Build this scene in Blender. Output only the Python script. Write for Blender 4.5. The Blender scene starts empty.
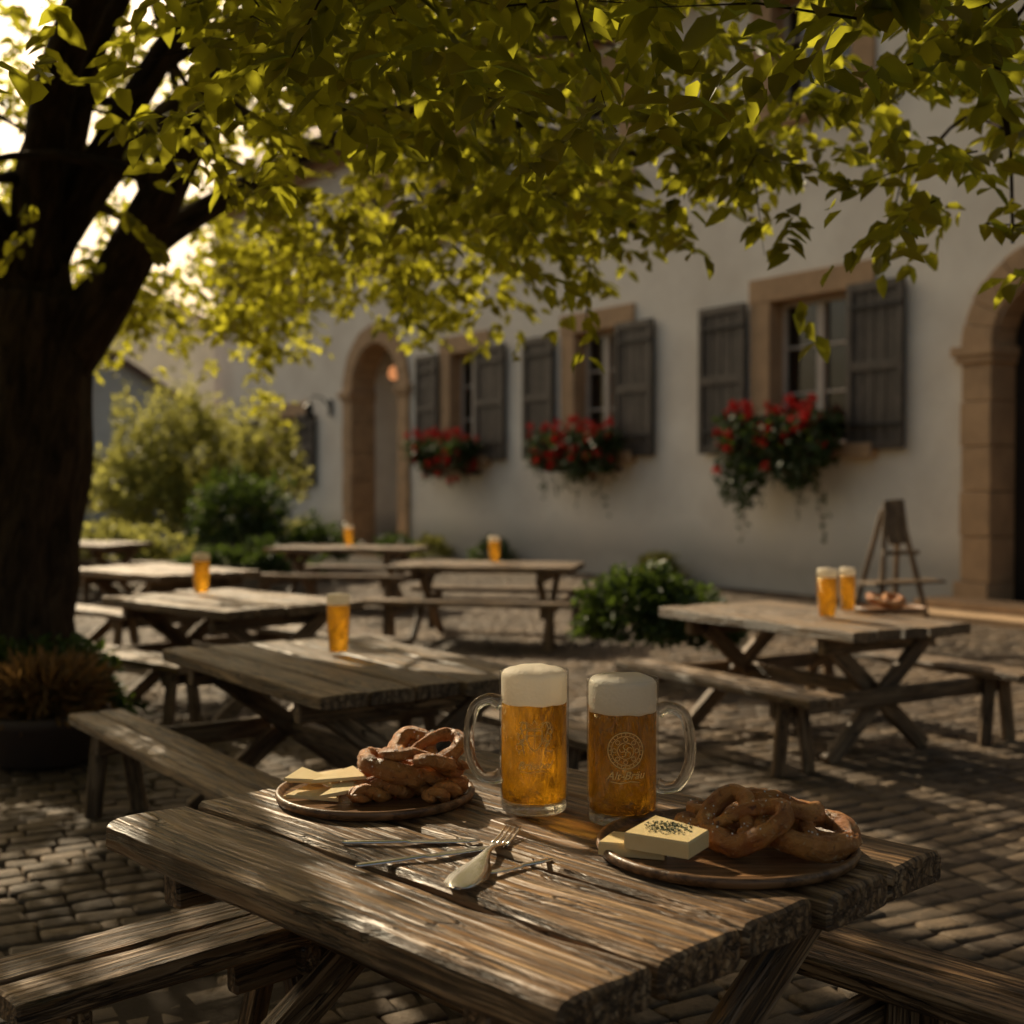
import bpy, bmesh, math, random
import numpy as np
from mathutils import Vector, Matrix, noise
random.seed(7); rng=np.random.default_rng(7)
scene=bpy.context.scene
K=1.2917
# ------------------------------------------------------------ materials
def newmat(name):
    m=bpy.data.materials.new(name); m.use_nodes=True
    nt=m.node_tree; nt.nodes.clear()
    out=nt.nodes.new('ShaderNodeOutputMaterial')
    return m,nt,out
def N(nt,t,**kw):
    n=nt.nodes.new('ShaderNode'+t)
    for k,v in kw.items():
        if k in n.inputs: n.inputs[k].default_value=v
        else: setattr(n,k,v)
    return n
def ramp(nt,stops,fac=None):
    r=nt.nodes.new('ShaderNodeValToRGB'); e=r.color_ramp.elements
    while len(e)<len(stops): e.new(0.5)
    for i,(p,c) in enumerate(stops):
        e[i].position=p
        e[i].color=(c[0],c[1],c[2],1) if not isinstance(c,(int,float)) else (c,c,c,1)
    if fac is not None: nt.links.new(fac,r.inputs[0])
    return r
def coords(nt,kind,scale=(1,1,1)):
    mp=nt.nodes.new('ShaderNodeMapping'); mp.inputs['Scale'].default_value=scale
    if kind=='loc':
        a=nt.nodes.new('ShaderNodeAttribute'); a.attribute_name='loc'; s=a.outputs['Vector']
    else:
        s=nt.nodes.new('ShaderNodeNewGeometry').outputs['Position']
    nt.links.new(s,mp.inputs[0]); return mp.outputs[0]
def noise_t(nt,vec,scale,detail=5,rough=.6,dist=0):
    n=nt.nodes.new('ShaderNodeTexNoise'); nt.links.new(vec,n.inputs['Vector'])
    n.inputs['Scale'].default_value=scale; n.inputs['Detail'].default_value=detail
    n.inputs['Roughness'].default_value=rough; n.inputs['Distortion'].default_value=dist
    return n.outputs['Fac']
def mix(nt,a,b,fac,mode='MIX'):
    m=nt.nodes.new('ShaderNodeMix'); m.data_type='RGBA'; m.blend_type=mode
    for s,i in ((fac,0),(a,6),(b,7)):
        if isinstance(s,bpy.types.NodeSocket): nt.links.new(s,m.inputs[i])
        elif i==0: m.inputs[0].default_value=s
        else: m.inputs[i].default_value=(s[0],s[1],s[2],1)
    return m.outputs[2]
def mathn(nt,op,a,b=0.0):
    m=nt.nodes.new('ShaderNodeMath'); m.operation=op
    for i,s in enumerate((a,b)):
        if isinstance(s,bpy.types.NodeSocket): nt.links.new(s,m.inputs[i])
        else: m.inputs[i].default_value=s
    return m.outputs[0]
def bump(nt,h,strength=.5,dist=.01,prev=None):
    b=nt.nodes.new('ShaderNodeBump'); b.inputs['Strength'].default_value=strength
    b.inputs['Distance'].default_value=dist; nt.links.new(h,b.inputs['Height'])
    if prev: nt.links.new(prev,b.inputs['Normal'])
    return b.outputs[0]
def principled(nt,out,color,rough=.6,normal=None,metal=0,spec=.5):
    p=nt.nodes.new('ShaderNodeBsdfPrincipled')
    if isinstance(color,bpy.types.NodeSocket): nt.links.new(color,p.inputs['Base Color'])
    else: p.inputs['Base Color'].default_value=(*color,1)
    if isinstance(rough,bpy.types.NodeSocket): nt.links.new(rough,p.inputs['Roughness'])
    else: p.inputs['Roughness'].default_value=rough
    p.inputs['Metallic'].default_value=metal
    p.inputs['Specular IOR Level'].default_value=spec
    if normal: nt.links.new(normal,p.inputs['Normal'])
    nt.links.new(p.outputs[0],out.inputs[0]); return p

def wood(name,c0,c1,c2,rough=(.42,.7),bs=.9,bd=.006,deep=.8,spec=.45):
    m,nt,out=newmat(name)
    v=coords(nt,'loc',(1.1,11,11)); g=noise_t(nt,v,1.6,9,.62,1.4)
    v2=coords(nt,'loc',(.5,5,5))
    w=nt.nodes.new('ShaderNodeTexWave'); w.wave_type='BANDS'; w.bands_direction='Y'
    nt.links.new(v2,w.inputs['Vector']); w.inputs['Scale'].default_value=1.9
    w.inputs['Distortion'].default_value=9; w.inputs['Detail'].default_value=4
    w.inputs['Detail Scale'].default_value=1.3
    v3=coords(nt,'loc',(.9,30,30)); c=noise_t(nt,v3,1.5,6,.6,.6)
    crack=ramp(nt,[(.455,1),(.495,0),(.505,0),(.545,1)],c)
    v5=coords(nt,'loc',(.8,9,9)); c5=noise_t(nt,v5,1.3,5,.55,1.2)
    split=ramp(nt,[(.478,1),(.495,0),(.503,0),(.52,1)],c5)
    v4=coords(nt,'pos'); blot=noise_t(nt,v4,3.5,5,.6)
    col=ramp(nt,[(.25,c0),(.5,c1),(.78,c2)],g).outputs[0]
    col=mix(nt,col,mix(nt,(.45,.4,.35),(1,1,1),w.outputs['Fac']),.75,'MULTIPLY')
    col=mix(nt,col,mix(nt,(.2,.18,.16),(1,1,1),crack.outputs[0]),.7,'MULTIPLY')
    col=mix(nt,col,mix(nt,(.08,.06,.05),(1,1,1),split.outputs[0]),deep,'MULTIPLY')
    col=mix(nt,col,ramp(nt,[(.3,.6),(.7,1.2)],blot).outputs[0],.8,'MULTIPLY')
    isl=nt.nodes.new('ShaderNodeNewGeometry').outputs['Random Per Island']
    col=mix(nt,col,ramp(nt,[(0,.78),(1,1.2)],isl).outputs[0],1,'MULTIPLY')
    h=mathn(nt,'ADD',mathn(nt,'MULTIPLY',g,.5),mathn(nt,'ADD',mathn(nt,'MULTIPLY',w.outputs['Fac'],.55),mathn(nt,'ADD',mathn(nt,'MULTIPLY',crack.outputs[0],.4),mathn(nt,'MULTIPLY',split.outputs[0],.9*deep))))
    r=ramp(nt,[(.3,rough[0]),(.7,rough[1])],g)
    principled(nt,out,col,r.outputs[0],bump(nt,h,bs,bd),spec=spec)
    return m
M={}
M['table']=wood('weathered_wood',(.12,.058,.023),(.37,.205,.09),(.66,.43,.22),rough=(.34,.56),bs=1,bd=.008,spec=.5)
M['bgwood']=wood('bench_wood',(.12,.07,.036),(.33,.21,.11),(.56,.39,.22),bd=.005)
M['shutter']=wood('shutter_wood',(.07,.058,.046),(.12,.10,.08),(.18,.152,.122),bd=.003,deep=.4)
M['plate']=wood('plate_wood',(.14,.062,.024),(.28,.14,.058),(.4,.22,.1),rough=(.3,.45),bs=.3,bd=.002,deep=.1)
M['doorw']=wood('door_wood',(.012,.009,.007),(.03,.021,.014),(.05,.035,.024),deep=.3)

def simple(name,c,rough=.6,metal=0,bs=0,bscale=30,var=.25,vscale=4,spec=.5,kind='pos'):
    m,nt,out=newmat(name); v=coords(nt,kind)
    n1=noise_t(nt,v,vscale,6,.65)
    col=mix(nt,tuple(x*(1-var) for x in c),tuple(min(1,x*(1+var)) for x in c),n1)
    nrm=bump(nt,noise_t(nt,v,bscale,6,.6),bs,.01) if bs else None
    principled(nt,out,col,rough,nrm,metal,spec); return m
M['stone']=simple('sandstone',(.46,.30,.165),.85,bs=.6,bscale=14,var=.5,vscale=3)
M['whitepaint']=simple('window_paint',(.55,.48,.40),.5)
M['iron']=simple('dark_iron',(.02,.02,.02),.5,metal=.6)
M['steel']=simple('cutlery_steel',(.78,.74,.68),.25,metal=1,var=.1)
M['terracotta']=simple('terracotta',(.16,.06,.03),.8,bs=.3)
M['clay']=simple('dark_clay',(.07,.045,.033),.75,bs=.3)
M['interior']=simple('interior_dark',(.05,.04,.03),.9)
M['curtain']=simple('curtain_cloth',(.2,.14,.09),.9,var=.4,vscale=9)
M['tile']=simple('roof_tile',(.16,.07,.04),.8,bs=.5,bscale=10,var=.4)
# plaster
m,nt,out=newmat('white_plaster'); v=coords(nt,'pos')
a=noise_t(nt,v,.9,7,.65); b=noise_t(nt,v,26,5,.6)
col=mix(nt,(.76,.70,.60),(.90,.85,.74),ramp(nt,[(.35,0),(.65,1)],a).outputs[0])
sep=nt.nodes.new('ShaderNodeSeparateXYZ'); nt.links.new(v,sep.inputs[0])
hh=mathn(nt,'ADD',sep.outputs[2],mathn(nt,'MULTIPLY',a,-.9))
dirt=ramp(nt,[(0,.6),(.5,1)],hh)
col=mix(nt,col,dirt.outputs[0],1,'MULTIPLY')
principled(nt,out,col,.9,bump(nt,mathn(nt,'ADD',mathn(nt,'MULTIPLY',a,1.4),mathn(nt,'MULTIPLY',b,.3)),.3,.02),spec=.2); M['plaster']=m
# window glass
m,nt,out=newmat('window_glass')
fr=N(nt,'Fresnel',IOR=1.6); tr=N(nt,'BsdfTransparent',Color=(.55,.55,.52,1)); gl=N(nt,'BsdfGlossy',Roughness=.03)
nt.links.new(bump(nt,noise_t(nt,coords(nt,'pos'),2.5,2),.15,.02),gl.inputs['Normal'])
mx=N(nt,'MixShader'); f=mathn(nt,'ADD',fr.outputs[0],.04)
nt.links.new(f,mx.inputs[0]); nt.links.new(tr.outputs[0],mx.inputs[1]); nt.links.new(gl.outputs[0],mx.inputs[2]); nt.links.new(mx.outputs[0],out.inputs[0]); M['pane']=m
# ground
m,nt,out=newmat('ground_grit'); v=coords(nt,'pos')
col=mix(nt,(.022,.016,.011),(.065,.047,.032),noise_t(nt,v,2.2,9,.7))
principled(nt,out,col,.95,bump(nt,noise_t(nt,v,60,6,.7),.6,.02),spec=.2); M['ground']=m
m,nt,out=newmat('cobble_stone'); v=coords(nt,'pos')
isl=nt.nodes.new('ShaderNodeNewGeometry').outputs['Random Per Island']
col=ramp(nt,[(0,(.075,.049,.03)),(.4,(.13,.088,.053)),(.75,(.19,.13,.078)),(1,(.11,.08,.056))],isl).outputs[0]
col=mix(nt,col,ramp(nt,[(.3,.55),(.7,1.3)],noise_t(nt,v,9,7,.7)).outputs[0],1,'MULTIPLY')
col=mix(nt,col,ramp(nt,[(.35,.5),(.65,1.2)],noise_t(nt,v,.7,4,.6)).outputs[0],1,'MULTIPLY')
principled(nt,out,col,.72,bump(nt,noise_t(nt,v,18,8,.72),.9,.016),spec=.3); M['cobble']=m
# bark
m,nt,out=newmat('bark')
g=noise_t(nt,coords(nt,'loc',(9,9,2.2)),1.5,8,.7,.8)
col=mix(nt,(.022,.014,.009),(.13,.082,.05),ramp(nt,[(.35,0),(.7,1)],g).outputs[0])
principled(nt,out,col,.9,bump(nt,g,1,.08),spec=.2); M['bark']=m
# leaves
def leafmat(name,cols,trans,tfac=.5,rough=.5):
    m,nt,out=newmat(name)
    isl=nt.nodes.new('ShaderNodeNewGeometry').outputs['Random Per Island']
    n=len(cols)
    c=ramp(nt,[(i/(n-1),cols[i]) for i in range(n)],isl).outputs[0]
    t=mix(nt,trans,tuple(x*.5 for x in trans),isl)
    p=nt.nodes.new('ShaderNodeBsdfPrincipled'); nt.links.new(c,p.inputs['Base Color']); p.inputs['Roughness'].default_value=rough
    p.inputs['Specular IOR Level'].default_value=.3
    tl=nt.nodes.new('ShaderNodeBsdfTranslucent'); nt.links.new(t,tl.inputs[0])
    mx=nt.nodes.new('ShaderNodeMixShader'); mx.inputs[0].default_value=tfac
    nt.links.new(p.outputs[0],mx.inputs[1]); nt.links.new(tl.outputs[0],mx.inputs[2]); nt.links.new(mx.outputs[0],out.inputs[0]); return m
M['leaf']=leafmat('tree_leaf',[(.018,.036,.009),(.03,.056,.013),(.048,.075,.017)],(.78,.74,.05),.57)
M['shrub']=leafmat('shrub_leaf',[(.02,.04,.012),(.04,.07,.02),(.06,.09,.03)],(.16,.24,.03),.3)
M['shrubsun']=leafmat('sunlit_shrub_leaf',[(.06,.09,.02),(.09,.12,.03),(.12,.14,.04)],(.65,.62,.14),.5)  # lighter copy of the shrub leaf, sunlight put into its colours
M['petal']=leafmat('red_petal',[(.55,.012,.01),(.7,.022,.015),(.75,.05,.03)],(.8,.03,.02),.3)
M['drygrass']=leafmat('dry_leaf',[(.16,.08,.03),(.26,.14,.05),(.12,.09,.04)],(.4,.22,.07),.3)
# drink
def facing(nt,base,amt,pw):
    lw=N(nt,'LayerWeight',Blend=.5); f=mathn(nt,'POWER',lw.outputs['Facing'],pw)
    return mathn(nt,'ADD',mathn(nt,'MULTIPLY',f,amt),base)
m,nt,out=newmat('clear_glass')
tr=N(nt,'BsdfTransparent',Color=(.98,.98,.97,1)); gl=N(nt,'BsdfGlossy',Roughness=.03)
mx=N(nt,'MixShader'); nt.links.new(facing(nt,.05,.7,3),mx.inputs[0]); nt.links.new(tr.outputs[0],mx.inputs[1]); nt.links.new(gl.outputs[0],mx.inputs[2]); nt.links.new(mx.outputs[0],out.inputs[0]); M['glass']=m
m,nt,out=newmat('thick_glass'); g=N(nt,'BsdfGlass',IOR=1.42,Roughness=.02,Color=(.99,.99,.97,1)); tr=N(nt,'BsdfTransparent',Color=(.97,.97,.95,1))
mx=N(nt,'MixShader'); mx.inputs[0].default_value=.35
nt.links.new(g.outputs[0],mx.inputs[1]); nt.links.new(tr.outputs[0],mx.inputs[2]); nt.links.new(mx.outputs[0],out.inputs[0]); M['thick']=m
m,nt,out=newmat('beer_liquid')
rf=N(nt,'BsdfRefraction',IOR=1.28,Roughness=.0,Color=(1,.74,.22,1)); tr=N(nt,'BsdfTransparent',Color=(1,.70,.19,1)); tl=N(nt,'BsdfTranslucent',Color=(1,.58,.06,1)); gy_=N(nt,'BsdfGlossy',Roughness=.1,Color=(1,.85,.5,1))
bn=bump(nt,noise_t(nt,coords(nt,'pos',(1,1,.45)),34,3,.5,1.0),1.0,.04); nt.links.new(bn,rf.inputs['Normal']); nt.links.new(bn,gy_.inputs['Normal'])
m1=N(nt,'MixShader'); m1.inputs[0].default_value=.3; m2=N(nt,'MixShader')
tf=ramp(nt,[(.38,.04),(.62,.32)],noise_t(nt,coords(nt,'pos',(1,1,.5)),16,4,.6,1.6)); nt.links.new(tf.outputs[0],m2.inputs[0])
m3=N(nt,'MixShader'); m3.inputs[0].default_value=.07
nt.links.new(rf.outputs[0],m1.inputs[1]); nt.links.new(tr.outputs[0],m1.inputs[2]); nt.links.new(m1.outputs[0],m2.inputs[1]); nt.links.new(tl.outputs[0],m2.inputs[2])
nt.links.new(m2.outputs[0],m3.inputs[1]); nt.links.new(gy_.outputs[0],m3.inputs[2]); nt.links.new(m3.outputs[0],out.inputs[0]); M['beer']=m
m,nt,out=newmat('beer_foam'); v=coords(nt,'pos')
vo=nt.nodes.new('ShaderNodeTexVoronoi'); nt.links.new(v,vo.inputs[0]); vo.inputs['Scale'].default_value=120
fh=mathn(nt,'ADD',mathn(nt,'MULTIPLY',vo.outputs['Distance'],.5),noise_t(nt,v,25,4))
p=principled(nt,out,mix(nt,(.90,.80,.63),(.98,.93,.82),noise_t(nt,v,22,5)),.7,bump(nt,fh,.5,.006))
tl=N(nt,'BsdfTranslucent',Color=(1,.94,.82,1)); mx=N(nt,'MixShader'); mx.inputs[0].default_value=.5
nt.links.new(p.outputs[0],mx.inputs[1]); nt.links.new(tl.outputs[0],mx.inputs[2]); nt.links.new(mx.outputs[0],out.inputs[0]); M['foam']=m
m,nt,out=newmat('gold_print'); principled(nt,out,(.9,.64,.25),.4,None,.1); M['gold']=m
# food
m,nt,out=newmat('pretzel_crust'); v=coords(nt,'pos')
n1=noise_t(nt,v,16,6,.6,.4); cr=noise_t(nt,v,30,6,.7,1.6)
col=mix(nt,(.32,.085,.016),(.76,.32,.07),ramp(nt,[(.3,0),(.7,1)],n1).outputs[0])
col=mix(nt,col,(.88,.64,.34),ramp(nt,[(.59,0),(.67,.85)],cr).outputs[0])
col=mix(nt,col,(.12,.03,.008),ramp(nt,[(.33,.9),(.42,0)],cr).outputs[0])
principled(nt,out,col,.34,bump(nt,mathn(nt,'ADD',n1,mathn(nt,'MULTIPLY',cr,1.0)),.9,.018)); M['pretzel']=m
m,nt,out=newmat('cheese'); v=coords(nt,'pos')
p=principled(nt,out,mix(nt,(.72,.50,.2),(.86,.69,.37),noise_t(nt,v,14,5)),.5,bump(nt,noise_t(nt,v,60,4),.3,.004)); p.inputs['Subsurface Weight'].default_value=.15; p.inputs['Subsurface Radius'].default_value=(.02,.012,.005); M['cheese']=m
M['herb']=simple('herbs',(.06,.07,.02),.8)
M['salt']=simple('salt_grain',(.8,.76,.68),.5)
m,nt,out=newmat('lamp_glass'); e=N(nt,'Emission',Color=(1,.38,.14,1),Strength=.7); nt.links.new(e.outputs[0],out.inputs[0]); M['lamp']=m

# ------------------------------------------------------------ mesh builder
class MB:
    def __init__(s): s.v=[];s.f=[];s.m=[];s.l=[];s.mats=[];s.sm=[]
    def mi(s,key):
        if key not in s.mats: s.mats.append(key)
        return s.mats.index(key)
    def add(s,vs,fs,key,locs=None,smooth=False):
        o=len(s.v); s.v+= [tuple(x) for x in vs]; s.l+= [tuple(x) for x in (locs if locs is not None else vs)]
        k=s.mi(key)
        for f in fs: s.f.append(tuple(i+o for i in f)); s.m.append(k); s.sm.append(smooth)
    def build(s,name,parent=None,bevel=0):
        me=bpy.data.meshes.new(name); me.from_pydata(s.v,[],s.f)
        for k in s.mats: me.materials.append(M[k])
        me.polygons.foreach_set('material_index',s.m); me.polygons.foreach_set('use_smooth',s.sm)
        at=me.attributes.new('loc','FLOAT_VECTOR','POINT'); at.data.foreach_set('vector',np.array(s.l,dtype=np.float32).ravel())
        ob=bpy.data.objects.new(name,me); scene.collection.objects.link(ob)
        if parent: ob.parent=parent
        if bevel:
            b=ob.modifiers.new('b','BEVEL'); b.width=bevel; b.segments=2; b.limit_method='ANGLE'
        return ob
def empty(name,loc=(0,0,0)):
    e=bpy.data.objects.new(name,None); scene.collection.objects.link(e); e.empty_display_size=.2; e.location=(0,0,0); return e
def plank(mb,p0,p1,up,w,th,key='table',step=.12,c=.008,amp=.003,msub=3,edge=.003):
    p0=Vector(p0);p1=Vector(p1); u=(p1-p0); L=u.length; u.normalize(); up=Vector(up)
    vv=up.cross(u).normalized(); n=u.cross(vv).normalized()
    a=w/2;b=th/2; c=min(c,a*.5,b*.5)
    prof=[]
    for i in range(msub+1): prof.append((-a+c+(2*a-2*c)*i/msub,b))
    prof+=[(a,b-c),(a,-b+c)]
    for i in range(msub+1): prof.append((a-c-(2*a-2*c)*i/msub,-b))
    prof+=[(-a,-b+c),(-a,b-c)]
    npf=len(prof); off=Vector((random.uniform(-50,50),random.uniform(-50,50),random.uniform(-50,50)))
    nr=max(2,int(L/step)+1); S_=[0,c*.8]+[L*i/nr for i in range(1,nr)]+[L-c*.8,L]
    vs=[];ls=[];fs=[]
    for si,s_ in enumerate(S_):
        e=(1-c/a*.8,1-c/b*.6) if si in(0,len(S_)-1) else (1,1)
        for (y,z) in prof:
            q=Vector((s_*2.2,y*9,z*9))+off
            dz=noise.noise(q)*amp; dy=noise.noise(q+Vector((9,3,1)))*amp
            ed=abs(noise.noise(Vector((s_*4.5,y*3,z*5))+off))*edge*1.6 if abs(y)>a-2*c else 0
            yy=(y*e[0])+dy-(ed if y>0 else -ed); zz=z*e[1]+dz-(abs(ed)*.8 if z>0 else 0)
            vs.append(p0+u*s_+vv*yy+n*zz); ls.append(Vector((s_,y,z))+off)
    for i in range(len(S_)-1):
        for j in range(npf):
            k=(j+1)%npf; fs.append((i*npf+j,i*npf+k,(i+1)*npf+k,(i+1)*npf+j))
    fs.append(tuple(range(npf))[::-1]); o=(len(S_)-1)*npf; fs.append(tuple(o+i for i in range(npf)))
    fs=[f[::-1] for f in fs]
    mb.add(vs,fs,key,ls)
def tube(mb,pts,rads,seg,key,amp=0,freq=3,smooth=True,cap=True,flat=1.0):
    pts=[Vector(p) for p in pts]; n=len(pts); vs=[];ls=[];fs=[]
    t=(pts[1]-pts[0]).normalized(); ref=Vector((0,0,1)) if abs(t.z)<.9 else Vector((1,0,0))
    a=t.cross(ref).normalized(); off=Vector((random.uniform(-20,20),random.uniform(-20,20),0)); s=0
    for i,p in enumerate(pts):
        t=(pts[min(i+1,n-1)]-pts[max(i-1,0)]).normalized()
        a=(a-t*a.dot(t)).normalized(); b=t.cross(a)
        if i: s+=(pts[i]-pts[i-1]).length
        for j in range(seg):
            an=2*math.pi*j/seg; d=a*math.cos(an)+b*math.sin(an)*flat
            r=rads[i]
            if amp: r*=1+amp*noise.noise(Vector((math.cos(an)*freq*.5,math.sin(an)*freq*.5,s*freq*.35))+off)
            vs.append(p+d*r); ls.append(Vector((math.cos(an)*r,math.sin(an)*r,s))+off)
    for i in range(n-1):
        for j in range(seg):
            k=(j+1)%seg; fs.append((i*seg+j,i*seg+k,(i+1)*seg+k,(i+1)*seg+j))
    if cap:
        fs.append(tuple(range(seg))[::-1]); fs.append(tuple((n-1)*seg+j for j in range(seg)))
    mb.add(vs,fs,key,ls,smooth)
def lathe(mb,prof,cx,cy,cz,seg,key,smooth=True,wob=0):
    vs=[];fs=[]
    for (r,z) in prof:
        for j in range(seg):
            an=2*math.pi*j/seg; rr=r*(1+(wob*noise.noise(Vector((math.cos(an)*2,math.sin(an)*2,z*20+cx*9))) if wob else 0))
            zz=z+(wob*.12*noise.noise(Vector((math.cos(an)*r*30,math.sin(an)*r*30,cx*5))) if wob else 0)
            vs.append((cx+rr*math.cos(an),cy+rr*math.sin(an),cz+zz))
    for i in range(len(prof)-1):
        for j in range(seg):
            k=(j+1)%seg; fs.append((i*seg+j,i*seg+k,(i+1)*seg+k,(i+1)*seg+j))
    if prof[0][0]>1e-4: fs.append(tuple(range(seg))[::-1])
    if prof[-1][0]>1e-4: fs.append(tuple((len(prof)-1)*seg+j for j in range(seg)))
    mb.add(vs,fs,key,None,smooth)
def catmull(P,n=8,closed=False):
    P=[Vector(p) for p in P]; out=[]; m=len(P)
    for i in range(m-1):
        p0=P[max(i-1,0)];p1=P[i];p2=P[i+1];p3=P[min(i+2,m-1)]
        for k in range(n):
            t=k/n; out.append(.5*((2*p1)+(p2-p0)*t+(2*p0-5*p1+4*p2-p3)*t*t+(3*p1-p0-3*p2+p3)*t**3))
    out.append(P[-1]); return out
def leaves(name,P,D,Nn,L,W,key,parent=None):
    n=len(P); D=D/np.linalg.norm(D,axis=1,keepdims=True); S_=np.cross(D,Nn); S_/=np.linalg.norm(S_,axis=1,keepdims=True)+1e-9; U=np.cross(S_,D)
    L=L[:,None];W=W[:,None]
    V=np.stack([P,P+D*L*.3+S_*W*.5+U*W*.16,P+D*L*.68+S_*W*.38+U*W*.12-U*L*.04,P+D*L-U*L*.12,P+D*L*.68-S_*W*.38+U*W*.12-U*L*.04,P+D*L*.3-S_*W*.5+U*W*.16],1).reshape(-1,3)
    F=np.array([[0,1,2,3],[0,3,4,5]]); I=(np.arange(n)[:,None,None]*6+F[None]).reshape(-1)
    me=bpy.data.meshes.new(name); me.vertices.add(len(V)); me.vertices.foreach_set('co',V.astype(np.float32).ravel())
    me.loops.add(len(I)); me.loops.foreach_set('vertex_index',I.astype(np.int32)); me.polygons.add(2*n)
    me.polygons.foreach_set('loop_start',np.arange(0,8*n,4,dtype=np.int32)); me.update(calc_edges=True); me.validate()
    me.materials.append(M[key]); ob=bpy.data.objects.new(name,me); scene.collection.objects.link(ob)
    if parent: ob.parent=parent
    return ob
def unit(n): 
    v=rng.normal(size=(n,3)); return v/np.linalg.norm(v,axis=1,keepdims=True)
def pn(X,Y,Z,s,seed=0.):
    X=X*s+seed;Y=Y*s+seed*1.7;Z=Z*s+seed*.6
    return (np.sin(X*1.7+1.3*np.sin(Y*1.1+Z*.7))+np.sin(Y*1.9+1.1*np.sin(Z*1.3+X*.8))+np.sin(Z*2.1+1.2*np.sin(X*1.2+Y*.9)))/3
def shrub(name,c,r,n,size,key,parent=None,droop=0,rag=.28):
    d=unit(n); d[:,2]=np.abs(d[:,2])*1.0-.15
    rad=rng.uniform(.35,1.0,n)**.5*(1+rag*pn(d[:,0]*3,d[:,1]*3,d[:,2]*3,1.6,c[0]*3))
    P=np.array(c)+d*rad[:,None]*np.array(r); P[:,2]=np.maximum(P[:,2],.01)
    D=d*.8+unit(n)*.7; D[:,2]-=droop; Nn=unit(n)*.7+np.array([0,0,1.])
    s=rng.uniform(.6,1.3,n)*size
    o=leaves(name,P,D,Nn,s,s*.55,key,parent); return o

# ------------------------------------------------------------ world, sun, camera
SD=Vector((-.55,.835,0)).normalized(); EL=math.radians(33)
S=Vector((SD.x*math.cos(EL),SD.y*math.cos(EL),math.sin(EL)))
w=bpy.data.worlds.new('World'); scene.world=w; w.use_nodes=True; nt=w.node_tree
bg=nt.nodes['Background']; sky=nt.nodes.new('ShaderNodeTexSky'); sky.sky_type='NISHITA'; sky.sun_disc=False
sky.sun_elevation=EL; sky.sun_rotation=math.atan2(SD.x,SD.y); sky.dust_density=6; sky.air_density=1.0
nt.links.new(mix(nt,sky.outputs[0],(1,.90,.72),1,'MULTIPLY'),bg.inputs[0]); bg.inputs[1].default_value=.12
sl=bpy.data.lights.new('sun','SUN'); sl.energy=5; sl.angle=math.radians(.5); sl.color=(1,.84,.58)
so=bpy.data.objects.new('sun',sl); scene.collection.objects.link(so); so.rotation_euler=(-S).to_track_quat('-Z','Y').to_euler(); so.location=(-8,6,10)
cam=bpy.data.cameras.new('camera'); co=bpy.data.objects.new('camera',cam); scene.collection.objects.link(co)
co.location=(0,0,1.55); co.rotation_euler=(math.radians(90-1.25),0,0); cam.lens=45.2; cam.clip_end=2000; cam.clip_start=.05
cam.dof.use_dof=True; cam.dof.focus_distance=3.0; cam.dof.aperture_fstop=2.2
scene.camera=co
scene.view_settings.view_transform='Standard'; scene.view_settings.look='None'; scene.view_settings.exposure=0

# ------------------------------------------------------------ ground
mb=MB(); G=400; mb.add([(-G,-G,-.012),(G,-G,-.012),(G,G,-.012),(-G,G,-.012)],[(0,1,2,3)],'ground'); mb.build('ground')
P0=np.array([5.515,15.82]); dW=np.array([-.555,.832]); nW=np.array([-.832,-.555])
sx,sy=.165,.11; ang=math.radians(28); ca,sa=math.cos(ang),math.sin(ang)
RJ=rng.uniform(-.34,.34,(440,282)); RO=rng.uniform(0,1,440)
gi,gj=np.meshgrid(np.arange(280),np.arange(440)); gi=gi.ravel();gj=gj.ravel()
bl_=(gi-140+RO[gj]+RJ[gj,gi])*sx; br_=(gi-139+RO[gj]+RJ[gj,gi+1])*sx
px=(bl_+br_)/2; pw_=(br_-bl_)/2; py=(gj-210)*sy; X=ca*px-sa*py+1; Y=sa*px+ca*py+8
dist=(X-P0[0])*nW[0]+(Y-P0[1])*nW[1]
k=(dist>.12)&(Y>1.2)&(Y<24)&(np.abs(X)<1.2+.48*Y+1.5)&(X<9); px=px[k];py=py[k];pw_=pw_[k]; n=len(px); print('stones',n)
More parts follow.
